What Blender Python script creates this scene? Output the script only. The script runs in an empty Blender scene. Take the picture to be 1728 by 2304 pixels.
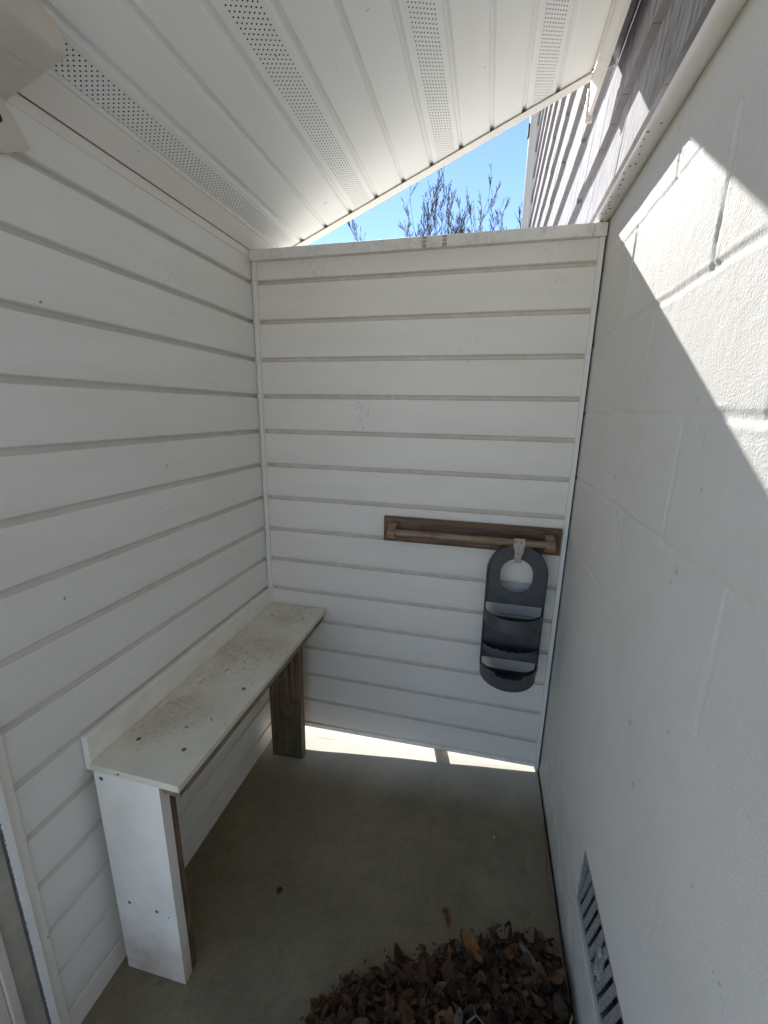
import bpy, bmesh, math, random
import numpy as np
from mathutils import Vector, Matrix, noise
random.seed(7)
rng = np.random.default_rng(7)
S = bpy.context.scene
COL = S.collection
ZO = 1.80                     # height of the first siding line above the floor
W = 1.129                     # width of the stall
PI = math.pi

# ------------------------------------------------------------------ camera
cam_d = bpy.data.cameras.new('camera'); cam = bpy.data.objects.new('camera', cam_d); COL.objects.link(cam)
cam_d.sensor_fit = 'VERTICAL'; cam_d.sensor_height = 36; cam_d.sensor_width = 27
cam_d.lens = 934.03 / 2304 * 36
cam_d.clip_start = 0.02; cam_d.clip_end = 2000
R_ = Vector((0.97129264, 0.23730683, 0.01661523)); U_ = Vector((-0.07221134, 0.22756872, 0.97108084)); F_ = Vector((-0.22666301, 0.94440349, -0.23817206))
M = Matrix.Identity(4)
for i in range(3):
    M[i][0] = R_[i]; M[i][1] = U_[i]; M[i][2] = -F_[i]
M[0][3], M[1][3], M[2][3] = 0.83504, -1.44644, -0.4158 + ZO
cam.matrix_world = M
S.camera = cam

# ------------------------------------------------------------------ sky, sun, exposure
SUN = Vector((0.285, -1.0, -0.6585)).normalized()
w = bpy.data.worlds.new('World'); S.world = w; w.use_nodes = True
nt = w.node_tree; nt.nodes.clear()
sky = nt.nodes.new('ShaderNodeTexSky'); sky.sky_type = 'NISHITA'; sky.sun_disc = False
sky.sun_elevation = math.asin(-SUN.z); sky.sun_rotation = math.atan2(-SUN.x, -SUN.y)
sky.air_density = 0.8; sky.dust_density = 0.0; sky.ozone_density = 2.2
bg = nt.nodes.new('ShaderNodeBackground'); bg.inputs[1].default_value = 0.08
wo = nt.nodes.new('ShaderNodeOutputWorld')
nt.links.new(sky.outputs[0], bg.inputs[0]); nt.links.new(bg.outputs[0], wo.inputs[0])
sd = bpy.data.lights.new('sun', 'SUN'); sd.energy = 3.5; sd.angle = math.radians(0.53); sd.color = (1, 0.985, 0.965)
so = bpy.data.objects.new('sun', sd); COL.objects.link(so); so.rotation_euler = SUN.to_track_quat('-Z', 'Y').to_euler()
so.location = (-3, 10, 8)
S.view_settings.view_transform = 'Standard'; S.view_settings.look = 'None'
S.view_settings.exposure = 1.65; S.view_settings.gamma = 1
S.render.engine = 'CYCLES'
S.cycles.max_bounces = 10; S.cycles.diffuse_bounces = 8

# ------------------------------------------------------------------ materials
class NT:
    def __init__(s, name):
        s.m = bpy.data.materials.new(name); s.m.use_nodes = True; s.t = s.m.node_tree
        s.b = s.t.nodes['Principled BSDF']; s.tc = s.n('ShaderNodeTexCoord')
    def n(s, typ, **k):
        x = s.t.nodes.new(typ)
        for a, v in k.items(): setattr(x, a, v)
        return x
    def l(s, a, b): s.t.links.new(a, b)
    def setin(s, inp, v):
        if isinstance(v, bpy.types.NodeSocket): s.l(v, inp)
        else: inp.default_value = v
    def mapping(s, scale=(1, 1, 1), rot=(0, 0, 0), loc=(0, 0, 0)):
        m = s.n('ShaderNodeMapping'); m.inputs['Scale'].default_value = scale; m.inputs['Rotation'].default_value = rot
        m.inputs['Location'].default_value = loc
        g = s.n('ShaderNodeNewGeometry'); s.l(g.outputs['Position'], m.inputs[0]); return m.outputs[0]
    def noise(s, vec, scale, detail=4, rough=0.55, out='Fac', dist=0.0):
        x = s.n('ShaderNodeTexNoise'); s.l(vec, x.inputs['Vector']); x.inputs['Scale'].default_value = scale
        x.inputs['Detail'].default_value = detail; x.inputs['Roughness'].default_value = rough; x.inputs['Distortion'].default_value = dist
        return x.outputs[out]
    def ramp(s, fac, stops):
        x = s.n('ShaderNodeValToRGB'); s.l(fac, x.inputs[0]); e = x.color_ramp.elements
        while len(e) < len(stops): e.new(0.5)
        for i, (p, c) in enumerate(stops):
            e[i].position = p; e[i].color = (c, c, c, 1) if isinstance(c, (int, float)) else (*c, 1)
        return x.outputs[0]
    def mix(s, fac, a, b, mode='MIX'):
        x = s.n('ShaderNodeMix', data_type='RGBA', blend_type=mode)
        s.setin(x.inputs[0], fac)
        for i, v in ((6, a), (7, b)):
            if isinstance(v, tuple): v = (*v, 1) if len(v) == 3 else v
            s.setin(x.inputs[i], v)
        return x.outputs[2]
    def math(s, op, a, b=0.0, clamp=False):
        x = s.n('ShaderNodeMath', operation=op, use_clamp=clamp); s.setin(x.inputs[0], a); s.setin(x.inputs[1], b); return x.outputs[0]
    def bump(s, h, strength=0.3, dist=0.002, normal=None):
        x = s.n('ShaderNodeBump'); x.inputs['Strength'].default_value = strength; x.inputs['Distance'].default_value = dist
        s.l(h, x.inputs['Height'])
        if normal: s.l(normal, x.inputs['Normal'])
        return x.outputs[0]
    def blob(s, centre, r):
        g = s.n('ShaderNodeNewGeometry'); v = s.n('ShaderNodeVectorMath', operation='DISTANCE'); s.l(g.outputs['Position'], v.inputs[0])
        v.inputs[1].default_value = centre
        m = s.n('ShaderNodeMapRange'); s.l(v.outputs['Value'], m.inputs[0]); m.inputs[1].default_value = r; m.inputs[2].default_value = r * 0.3
        m.interpolation_type = 'SMOOTHSTEP'; return m.outputs[0]
    def fin(s, col=None, rough=None, normal=None, metal=None, spec=None):
        if col is not None: s.setin(s.b.inputs['Base Color'], (*col, 1) if isinstance(col, tuple) else col)
        if rough is not None: s.setin(s.b.inputs['Roughness'], rough)
        if normal is not None: s.l(normal, s.b.inputs['Normal'])
        if metal is not None: s.b.inputs['Metallic'].default_value = metal
        if spec is not None: s.b.inputs['Specular IOR Level'].default_value = spec
        return s.m

def vinyl(name, base, grain_axis, dirt=0.25, scuffs=(), laps=0.0):
    q = NT(name)
    sc = [900, 900, 900]; sc[grain_axis] = 22; sc = tuple(sc)
    v = q.mapping(sc); g = q.noise(v, 1.0, 3, 0.6)
    sc2 = [14, 14, 14]; sc2[grain_axis] = 2.5
    big = q.noise(q.mapping(tuple(sc2)), 1.0, 5, 0.6)
    pos = q.mapping((1, 1, 1))
    d = q.ramp(big, [(0.42, 0.0), (0.75, 1.0)])
    d = q.math('MULTIPLY', d, dirt)
    col = q.mix(d, base, tuple(b * k for b, k in zip(base, (0.80, 0.78, 0.70))))
    fly = q.ramp(q.noise(pos, 55, 2, 0.5), [(0.77, 0.0), (0.785, 1.0)])
    col = q.mix(q.math('MULTIPLY', fly, 0.75), col, (0.09, 0.08, 0.07))
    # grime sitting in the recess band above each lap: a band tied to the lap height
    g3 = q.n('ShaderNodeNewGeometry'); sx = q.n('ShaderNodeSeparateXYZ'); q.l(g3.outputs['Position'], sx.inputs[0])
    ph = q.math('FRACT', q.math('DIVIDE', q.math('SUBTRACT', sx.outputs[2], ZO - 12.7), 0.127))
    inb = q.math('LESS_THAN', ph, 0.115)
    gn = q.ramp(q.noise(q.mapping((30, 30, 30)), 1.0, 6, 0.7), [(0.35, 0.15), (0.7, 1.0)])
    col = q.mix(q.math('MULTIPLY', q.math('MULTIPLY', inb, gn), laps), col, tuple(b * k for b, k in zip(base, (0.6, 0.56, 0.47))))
    for c, r, st in scuffs:
        sm = q.ramp(q.noise(q.mapping((48, 48, 34), loc=(r * 40, 3, 1)), 1.0, 6, 0.75, dist=2.0), [(0.545, 0.0), (0.64, 1.0)])
        col = q.mix(q.math('MULTIPLY', q.math('MULTIPLY', q.blob(c, r), sm), st), col, (0.2, 0.18, 0.16))
    nb = q.bump(g, 0.6, 0.0009); nb = q.bump(q.noise(pos, 9, 2, 0.5), 0.25, 0.004, nb)
    return q.fin(col, 0.42, nb, spec=0.4)

VB = (0.80, 0.785, 0.75)
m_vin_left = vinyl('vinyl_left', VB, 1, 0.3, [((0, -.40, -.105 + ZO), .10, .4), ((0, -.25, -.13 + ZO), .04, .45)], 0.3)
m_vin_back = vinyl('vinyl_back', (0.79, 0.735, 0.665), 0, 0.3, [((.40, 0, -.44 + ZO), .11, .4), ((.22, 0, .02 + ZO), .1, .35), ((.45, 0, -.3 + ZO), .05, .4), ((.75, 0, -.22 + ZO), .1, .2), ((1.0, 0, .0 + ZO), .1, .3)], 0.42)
m_trim = vinyl('vinyl_trim', (0.81, 0.775, 0.72), 2, 0.2)
m_soffit = vinyl('soffit_vinyl', (0.86, 0.865, 0.85), 1, 0.14)

q = NT('aged_cap_paint')
v = q.mapping((1, 1, 1)); n1 = q.noise(v, 22, 6, 0.7); n2 = q.noise(v, 120, 4, 0.7)
col = q.mix(q.ramp(n1, [(0.5, 0.0), (0.85, 1.0)]), (0.74, 0.71, 0.66), (0.42, 0.38, 0.33))
col = q.mix(q.math('MULTIPLY', q.ramp(n2, [(0.6, 0.0), (0.72, 1.0)]), 0.6), col, (0.2, 0.18, 0.15))
m_cap = q.fin(col, 0.6, q.bump(n2, 0.3, 0.001))

q = NT('white_pvc_board')
v = q.mapping((1, 1, 1)); n1 = q.noise(v, 9, 5, 0.65); n2 = q.noise(v, 160, 3, 0.6)
col = q.mix(q.math('MULTIPLY', q.ramp(n1, [(0.45, 0.0), (0.75, 1.0)]), 0.4), (0.84, 0.80, 0.735), (0.55, 0.50, 0.40))
sx = q.n('ShaderNodeSeparateXYZ'); q.l(v, sx.inputs[0]); mr = q.n('ShaderNodeMapRange'); q.l(sx.outputs[2], mr.inputs[0]); mr.inputs[1].default_value = 0.16; mr.inputs[2].default_value = 0.0
col = q.mix(q.math('MULTIPLY', mr.outputs[0], q.ramp(n1, [(0.3, 0.25), (0.7, 1.0)])), col, (0.50, 0.36, 0.27))   # splash-back dirt at the foot
m_board = q.fin(col, 0.5, q.bump(n2, 0.15, 0.0006))

q = NT('dirty_seat_board')
v = q.mapping((1, 1, 1)); n1 = q.noise(v, 7, 6, 0.72); n2 = q.noise(v, 75, 6, 0.8); n3 = q.noise(v, 260, 3, 0.6)
mask = q.math('MAXIMUM', q.blob((.12, -.36, .6), .19), q.blob((.07, -.66, .6), .15))
mask = q.math('MAXIMUM', mask, q.blob((.14, -.08, .6), .12)); mask = q.math('MAXIMUM', mask, q.blob((.045, -.52, .6), .10))
spk = q.ramp(n2, [(0.50, 0.0), (0.64, 1.0)])
col = q.mix(q.math('MULTIPLY', q.ramp(n1, [(0.40, 0.0), (0.70, 1.0)]), 0.5), (0.69, 0.665, 0.555), (0.50, 0.45, 0.33))
col = q.mix(q.math('MULTIPLY', q.math('MULTIPLY', mask, spk), 0.6), col, (0.23, 0.145, 0.10))
col = q.mix(q.math('MULTIPLY', q.math('MULTIPLY', mask, q.ramp(n1, [(0.35, 0.0), (0.6, 1.0)])), 0.35), col, (0.42, 0.31, 0.24))
dots = q.ramp(q.noise(v, 48, 2, 0.5), [(0.715, 0.0), (0.735, 1.0)])
col = q.mix(q.math('MULTIPLY', dots, 0.8), col, (0.07, 0.06, 0.05))
m_seat = q.fin(col, 0.55, q.bump(n3, 0.2, 0.0006))

def wood(name, c1, c2, axis, rough=0.65, scale=1.0, green=False):
    q = NT(name)
    sc = [70 * scale] * 3; sc[axis] = 4 * scale
    v = q.mapping(tuple(sc)); n1 = q.noise(v, 1.0, 6, 0.65, dist=0.6)
    sc = [330 * scale] * 3; sc[axis] = 14 * scale
    n2 = q.noise(q.mapping(tuple(sc)), 1.0, 3, 0.6)
    f = q.math('ADD', q.math('MULTIPLY', n1, 0.65), q.math('MULTIPLY', n2, 0.35))
    col = q.mix(q.ramp(f, [(0.40, 0.0), (0.58, 1.0)]), c1, c2)
    blot = q.noise(q.mapping((1, 1, 1)), 14, 4, 0.6)
    col = q.mix(q.math('MULTIPLY', q.ramp(blot, [(0.5, 0.0), (0.72, 1.0)]), 0.6), col, tuple(c * 0.45 for c in c1))
    if green:
        g = q.n('ShaderNodeNewGeometry'); sx = q.n('ShaderNodeSeparateXYZ'); q.l(g.outputs['Position'], sx.inputs[0])
        m = q.n('ShaderNodeMapRange'); q.l(sx.outputs[2], m.inputs[0]); m.inputs[1].default_value = 0.26; m.inputs[2].default_value = 0.03
        al = q.math('MULTIPLY', m.outputs[0], q.ramp(blot, [(0.35, 0.35), (0.6, 1.0)]))
        col = q.mix(q.math('MULTIPLY', al, 0.75), col, (0.055, 0.075, 0.03))
    return q.fin(col, rough, q.bump(f, 0.6, 0.0015))

m_timber = wood('weathered_timber', (0.075, 0.043, 0.027), (0.23, 0.145, 0.092), 2, 0.75, 1.0, True)
m_timber_h = wood('weathered_timber_rail', (0.13, 0.085, 0.055), (0.30, 0.22, 0.15), 1, 0.7)
m_barwood = wood('stained_towel_bar_wood', (0.075, 0.038, 0.021), (0.20, 0.108, 0.06), 0, 0.5)
m_rodwood = wood('worn_rod_wood', (0.17, 0.098, 0.058), (0.33, 0.21, 0.13), 0, 0.5)

q = NT('grey_plastic')
v = q.mapping((1, 1, 1)); n1 = q.noise(v, 30, 5, 0.65)
col = q.mix(q.ramp(n1, [(0.4, 0.0), (0.75, 1.0)]), (0.052, 0.057, 0.062), (0.088, 0.090, 0.092))
m_caddy = q.fin(col, 0.42, q.bump(q.noise(v, 400, 2, 0.5), 0.1, 0.0004))
q = NT('dirty_tray_plastic')
v = q.mapping((1, 1, 1)); n1 = q.noise(v, 60, 5, 0.7)
col = q.mix(q.ramp(n1, [(0.4, 0.0), (0.65, 1.0)]), (0.035, 0.04, 0.045), (0.09, 0.08, 0.06))
m_tray = q.fin(col, 0.7)

q = NT('faded_fabric')
v = q.mapping((1, 1, 1)); n1 = q.noise(q.mapping((200, 200, 60)), 1, 4, 0.6)
col = q.mix(n1, (0.34, 0.27, 0.235), (0.52, 0.44, 0.39)); m_fabric = q.fin(col, 0.9, q.bump(n1, 0.6, 0.002))

q = NT('painted_block')
v = q.mapping((1, 1, 1)); n1 = q.noise(v, 3.5, 5, 0.6); n2 = q.noise(v, 150, 5, 0.7); n3 = q.noise(v, 420, 3, 0.6)
col = q.mix(q.math('MULTIPLY', q.ramp(n1, [(0.45, 0.0), (0.75, 1.0)]), 0.35), (0.665, 0.642, 0.602), (0.53, 0.50, 0.445))
streak = q.ramp(q.noise(q.mapping((40, 28, 5)), 1.0, 5, 0.7), [(0.66, 0.0), (0.76, 1.0)])
col = q.mix(q.math('MULTIPLY', streak, 0.35), col, (0.27, 0.25, 0.22))
speck = q.ramp(q.noise(v, 36, 2, 0.5), [(0.735, 0.0), (0.75, 1.0)])
col = q.mix(q.math('MULTIPLY', speck, 0.3), col, (0.16, 0.14, 0.12))
g = q.n('ShaderNodeNewGeometry'); sx = q.n('ShaderNodeSeparateXYZ'); q.l(g.outputs['Position'], sx.inputs[0])
mr = q.n('ShaderNodeMapRange'); q.l(sx.outputs[2], mr.inputs[0]); mr.inputs[1].default_value = 0.45; mr.inputs[2].default_value = 0.02
gr = q.math('MULTIPLY', mr.outputs[0], q.ramp(q.noise(v, 13, 6, 0.7), [(0.35, 0.1), (0.7, 1.0)]))
col = q.mix(q.math('MULTIPLY', gr, 0.85), col, (0.33, 0.275, 0.18))
n4 = q.noise(v, 240, 4, 0.65); nb = q.bump(n4, 0.6, 0.0020); nb = q.bump(n3, 0.45, 0.0010, nb)
m_block = q.fin(col, 0.8, nb, spec=0.25)

q = NT('concrete')
v = q.mapping((1, 1, 1)); n1 = q.noise(v, 2.2, 6, 0.65); n2 = q.noise(v, 30, 6, 0.7); n3 = q.noise(v, 500, 3, 0.7)
col = q.mix(q.ramp(n1, [(0.35, 0.0), (0.68, 1.0)]), (0.40, 0.37, 0.31), (0.50, 0.465, 0.39))
col = q.mix(q.math('MULTIPLY', q.ramp(n2, [(0.45, 0.0), (0.72, 1.0)]), 0.35), col, (0.20, 0.185, 0.14))
col = q.mix(q.math('MULTIPLY', q.ramp(n3, [(0.5, 0.0), (0.7, 1.0)]), 0.3), col, (0.42, 0.40, 0.35))
spot = q.ramp(q.noise(v, 17, 3, 0.6), [(0.70, 0.0), (0.73, 1.0)])
col = q.mix(q.math('MULTIPLY', spot, 0.5), col, (0.09, 0.08, 0.06))
m_patio = q.fin(col, 0.85, q.bump(n3, 0.35, 0.0012))

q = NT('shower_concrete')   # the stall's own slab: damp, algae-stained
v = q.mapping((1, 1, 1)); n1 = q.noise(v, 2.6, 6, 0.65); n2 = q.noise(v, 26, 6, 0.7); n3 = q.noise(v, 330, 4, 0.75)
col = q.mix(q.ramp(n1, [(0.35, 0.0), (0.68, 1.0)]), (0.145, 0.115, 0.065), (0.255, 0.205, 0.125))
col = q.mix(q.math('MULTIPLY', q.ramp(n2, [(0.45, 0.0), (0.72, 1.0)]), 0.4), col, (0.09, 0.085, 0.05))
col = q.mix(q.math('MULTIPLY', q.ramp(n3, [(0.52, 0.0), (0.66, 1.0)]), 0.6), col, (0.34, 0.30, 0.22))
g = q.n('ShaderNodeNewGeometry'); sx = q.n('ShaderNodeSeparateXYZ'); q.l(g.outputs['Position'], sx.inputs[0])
dry = q.math('ADD', sx.outputs[1], q.math('MULTIPLY', q.math('SUBTRACT', n2, 0.5), 0.12))  # depth plus noise: ragged edge of the painted sunlit strip
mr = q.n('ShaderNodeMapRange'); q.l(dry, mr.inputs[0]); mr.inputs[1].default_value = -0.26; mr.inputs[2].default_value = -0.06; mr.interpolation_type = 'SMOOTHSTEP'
col = q.mix(mr.outputs[0], col, q.mix(q.ramp(n1, [(0.35, 0.0), (0.68, 1.0)]), (0.36, 0.33, 0.27), (0.46, 0.425, 0.355)))   # sunlight painted in: lighter slab colour along the gap under the wall
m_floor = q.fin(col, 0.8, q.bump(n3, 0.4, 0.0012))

q = NT('pale_sand_ground')
v = q.mapping((1, 1, 1)); n1 = q.noise(v, 1.5, 6, 0.7)
m_ground = q.fin(q.mix(n1, (0.48, 0.42, 0.32), (0.62, 0.55, 0.43)), 0.95)  # pale sand, colour raised to bounce more daylight into the stall

q = NT('grey_shingle')
n1 = q.noise(q.mapping((90, 90, 3.5)), 1.0, 6, 0.7, dist=0.3); n2 = q.noise(q.mapping((260, 260, 9)), 1.0, 3, 0.6)
geo = q.n('ShaderNodeNewGeometry')
f = q.math('ADD', q.math('MULTIPLY', n1, 0.6), q.math('MULTIPLY', n2, 0.4))
col = q.mix(q.ramp(f, [(0.40, 0.0), (0.60, 1.0)]), (0.15, 0.14, 0.15), (0.46, 0.44, 0.455))
col = q.mix(q.math('MULTIPLY', geo.outputs['Random Per Island'], 0.25), col, (0.38, 0.365, 0.37))
m_shingle = q.fin(col, 0.95, q.bump(f, 0.8, 0.003), spec=0.15)

q = NT('galvanised_vent')
n1 = q.noise(q.mapping((1, 1, 1)), 180, 5, 0.8); n2 = q.noise(q.mapping((1, 1, 1)), 25, 4, 0.6)
col = q.mix(q.ramp(n1, [(0.42, 0.0), (0.62, 1.0)]), (0.20, 0.20, 0.195), (0.46, 0.46, 0.45))
m_vent = q.fin(col, 0.55, q.bump(n1, 0.4, 0.001), metal=0.15)

def flat(name, c, rough=0.7, metal=0.0, ns=40, var=0.25):
    q = NT(name); n1 = q.noise(q.mapping((1, 1, 1)), ns, 5, 0.65)
    col = q.mix(q.ramp(n1, [(0.3, 0.0), (0.75, 1.0)]), tuple(x * (1 - var) for x in c), tuple(min(1, x * (1 + var * 0.6)) for x in c))
    return q.fin(col, rough, q.bump(n1, 0.15, 0.001), metal=metal)
m_butt = flat('shingle_butt', (0.30, 0.28, 0.29), 0.9, 0, 20, 0.15)
m_dark = flat('roof_cavity', (0.02, 0.018, 0.016), 0.9)
m_screw = flat('dull_screw', (0.16, 0.15, 0.13), 0.45, 0.6, 300)
m_speck = flat('drip_dirt', (0.20, 0.18, 0.15), 0.8, 0, 300)
m_brass = flat('rusty_screw', (0.16, 0.08, 0.04), 0.6, 0.4, 300)
m_cream = flat('aged_cream_plastic', (0.62, 0.565, 0.49), 0.4, 0, 10, 0.12)
m_rust = flat('rust_hole', (0.05, 0.025, 0.02), 0.8)
m_tape = flat('tape_residue', (0.46, 0.38, 0.29), 0.8, 0, 300, 0.6)
m_roof = flat('asphalt_roofing', (0.10, 0.10, 0.10), 0.9, 0, 60, 0.4)
m_bark = flat('bare_bark', (0.12, 0.09, 0.085), 0.9, 0, 60, 0.35)
m_pebble = flat('pebble', (0.42, 0.37, 0.30), 0.8, 0, 200)
m_stick = flat('dry_needle', (0.22, 0.13, 0.08), 0.8, 0, 200)
m_greystick = flat('grey_dry_twig', (0.15, 0.14, 0.125), 0.8, 0, 200)
m_jamb = flat('painted_jamb', (0.44, 0.42, 0.365), 0.55, 0, 12, 0.2)
m_jambw = flat('white_jamb_edge', (0.90, 0.91, 0.89), 0.35, 0, 30, 0.05)
m_casing = flat('pinkish_casing', (0.70, 0.63, 0.58), 0.5, 0, 12, 0.08)
m_brush = flat('dark_brush', (0.16, 0.16, 0.145), 0.9, 0, 300, 0.5)
m_cap_block = flat('dark_gap_filler', (0.05, 0.045, 0.04), 0.9)

q = NT('dry_leaf')
geo = q.n('ShaderNodeNewGeometry'); n1 = q.noise(q.mapping((1, 1, 1)), 60, 4, 0.6)
x = q.n('ShaderNodeValToRGB'); q.l(geo.outputs['Random Per Island'], x.inputs[0]); e = x.color_ramp.elements
st = [(0, (0.055, 0.026, 0.014)), (0.25, (0.088, 0.048, 0.026)), (0.45, (0.135, 0.070, 0.036)), (0.62, (0.065, 0.038, 0.024)), (0.78, (0.22, 0.115, 0.05)), (0.90, (0.085, 0.065, 0.042)), (0.98, (0.14, 0.11, 0.08))]
while len(e) < len(st): e.new(0.5)
for i, (pp, c) in enumerate(st): e[i].position = pp; e[i].color = (*c, 1)
col = q.mix(q.math('MULTIPLY', q.ramp(n1, [(0.4, 0.0), (0.7, 1.0)]), 0.5), x.outputs[0], (0.035, 0.018, 0.012))
m_leaf = q.fin(col, 0.8, spec=0.15)

# ------------------------------------------------------------------ object helpers
def Z(z): return z + ZO
class MB:
    def __init__(s): s.v = []; s.f = []; s.mi = []
    def add(s, vs, fs, mi=0):
        o = len(s.v); s.v += [tuple(v) for v in vs]; s.f += [tuple(i + o for i in f) for f in fs]; s.mi += [mi] * len(fs)
    def box(s, x0, x1, y0, y1, z0, z1, mi=0, bev=0.0):
        if bev <= 0:
            vs = [(x, y, z) for z in (z0, z1) for y in (y0, y1) for x in (x0, x1)]
            s.add(vs, [(0, 2, 3, 1), (4, 5, 7, 6), (0, 1, 5, 4), (2, 6, 7, 3), (0, 4, 6, 2), (1, 3, 7, 5)], mi)
        else:
            bm = bmesh.new(); bmesh.ops.create_cube(bm, size=1)
            for v in bm.verts: v.co = ((x0 + x1) / 2 + v.co.x * (x1 - x0), (y0 + y1) / 2 + v.co.y * (y1 - y0), (z0 + z1) / 2 + v.co.z * (z1 - z0))
            bmesh.ops.bevel(bm, geom=bm.edges[:], offset=bev, segments=2, affect='EDGES', profile=0.5)
            bm.verts.ensure_lookup_table(); bm.verts.index_update()
            s.add([v.co[:] for v in bm.verts], [[v.index for v in f.verts] for f in bm.faces], mi); bm.free()
    def tube(s, pts, radii, n=8, mi=0, caps=True):
        pts = [Vector(p) for p in pts]; o = len(s.v)
        ref = Vector((0, 0, 1))
        if abs((pts[-1] - pts[0]).normalized().z) > 0.9: ref = Vector((1, 0, 0))
        for i, p in enumerate(pts):
            t = (pts[min(i + 1, len(pts) - 1)] - pts[max(i - 1, 0)]).normalized()
            a = t.cross(ref).normalized(); b = t.cross(a)
            for k in range(n):
                an = 2 * PI * k / n; s.v.append(tuple(p + (a * math.cos(an) + b * math.sin(an)) * radii[i]))
        for i in range(len(pts) - 1):
            for k in range(n):
                s.f.append((o + i * n + k, o + i * n + (k + 1) % n, o + (i + 1) * n + (k + 1) % n, o + (i + 1) * n + k)); s.mi.append(mi)
        if caps:
            s.f.append(tuple(o + k for k in range(n))[::-1]); s.mi.append(mi)
            s.f.append(tuple(o + (len(pts) - 1) * n + k for k in range(n))); s.mi.append(mi)
    def prism(s, prof, a, b, fn, mi=0, close=True, caps=True):
        """profile points swept from a to b; fn(p, t) -> xyz"""
        n = len(prof); o = len(s.v)
        for t in (a, b):
            for p in prof: s.v.append(tuple(fn(p, t)))
        for k in range(n if close else n - 1):
            s.f.append((o + k, o + (k + 1) % n, o + n + (k + 1) % n, o + n + k)); s.mi.append(mi)
        if caps and close:
            s.f.append(tuple(range(o, o + n))[::-1]); s.mi.append(mi); s.f.append(tuple(range(o + n, o + 2 * n))); s.mi.append(mi)

def root_loc(o):
    while o.parent: o = o.parent
    return o.location.copy()
def obj(name, mb, mats, parent=None, smooth=False, loc=None, fix=True):
    me = bpy.data.meshes.new(name)
    off = root_loc(parent) if parent else (Vector(loc) if loc else Vector((0, 0, 0)))
    me.from_pydata([(x - off[0], y - off[1], z - off[2]) for x, y, z in mb.v], [], mb.f)
    if not isinstance(mats, (list, tuple)): mats = [mats]
    for m in mats: me.materials.append(m)
    me.polygons.foreach_set('material_index', mb.mi)
    if smooth:
        me.polygons.foreach_set('use_smooth', [True] * len(me.polygons))
    me.update()
    if fix:
        bm = bmesh.new(); bm.from_mesh(me); bmesh.ops.recalc_face_normals(bm, faces=bm.faces); bm.to_mesh(me); bm.free()
    if smooth == 'auto':
        me.polygons.foreach_set('use_smooth', [True] * len(me.polygons)); me.set_sharp_from_angle(angle=math.radians(35))
    o = bpy.data.objects.new(name, me); COL.objects.link(o)
    if parent: o.parent = parent
    else: o.location = off
    return o
def thing(name, loc, label, cat, group=None):
    o = bpy.data.objects.new(name, None); COL.objects.link(o); o.location = loc; o.empty_display_size = 0.1
    tag(o, label, cat, group); return o
def tag(o, label, cat, group=None, kind=None):
    if label: o['label'] = label
    if cat: o['category'] = cat
    if group: o['group'] = group
    if kind: o['kind'] = kind
    return o
def nz(x, y, z=0.0): return noise.noise(Vector((x, y, z)))

# ------------------------------------------------------------------ ground
def floor_z(x, y): return Z(-1.770 + 0.0695 * (x - 1.12) - 0.008 * y)
gm = MB()
gm.add([(-600, -600, Z(-1.97)), (600, -600, Z(-1.97)), (600, 600, Z(-1.97)), (-600, 600, Z(-1.97))], [(0, 1, 2, 3)])
tag(obj('ground', gm, m_ground), 'pale sandy ground reaching away round the house, lightened to bounce light', 'ground', kind='structure')
fm = MB()                                                  # stall floor + patio behind it (one slab, two finishes)
def slab(x0, x1, y0, y1, nx, ny, mi, mb, zf):
    vs = [(x0 + (x1 - x0) * i / nx, y0 + (y1 - y0) * j / ny) for j in range(ny + 1) for i in range(nx + 1)]
    mb.add([(x, y, zf(x, y)) for x, y in vs], [(j * (nx + 1) + i, j * (nx + 1) + i + 1, (j + 1) * (nx + 1) + i + 1, (j + 1) * (nx + 1) + i) for j in range(ny) for i in range(nx)], mi)
FX = W - 0.008
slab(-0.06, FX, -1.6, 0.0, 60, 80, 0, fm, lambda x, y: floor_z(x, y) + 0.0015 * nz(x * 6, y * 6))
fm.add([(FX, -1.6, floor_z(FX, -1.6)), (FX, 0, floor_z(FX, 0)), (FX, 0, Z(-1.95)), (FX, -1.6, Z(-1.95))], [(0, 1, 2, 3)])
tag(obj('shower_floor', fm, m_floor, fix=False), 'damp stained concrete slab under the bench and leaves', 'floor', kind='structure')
pm = MB(); slab(-6, FX, 0.0, 7, 10, 12, 0, pm, lambda x, y: floor_z(min(max(x, -0.5), 1.13), 0) - 0.01 * y)
slab(-0.9, 3.2, -9, -1.6, 8, 12, 0, pm, lambda x, y: floor_z(min(max(x, -0.5), 1.13), -1.6) - 0.02)
tag(obj('patio', pm, m_patio, fix=False), 'sunlit concrete slab outside beyond the back wall', 'patio', kind='structure')

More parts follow.
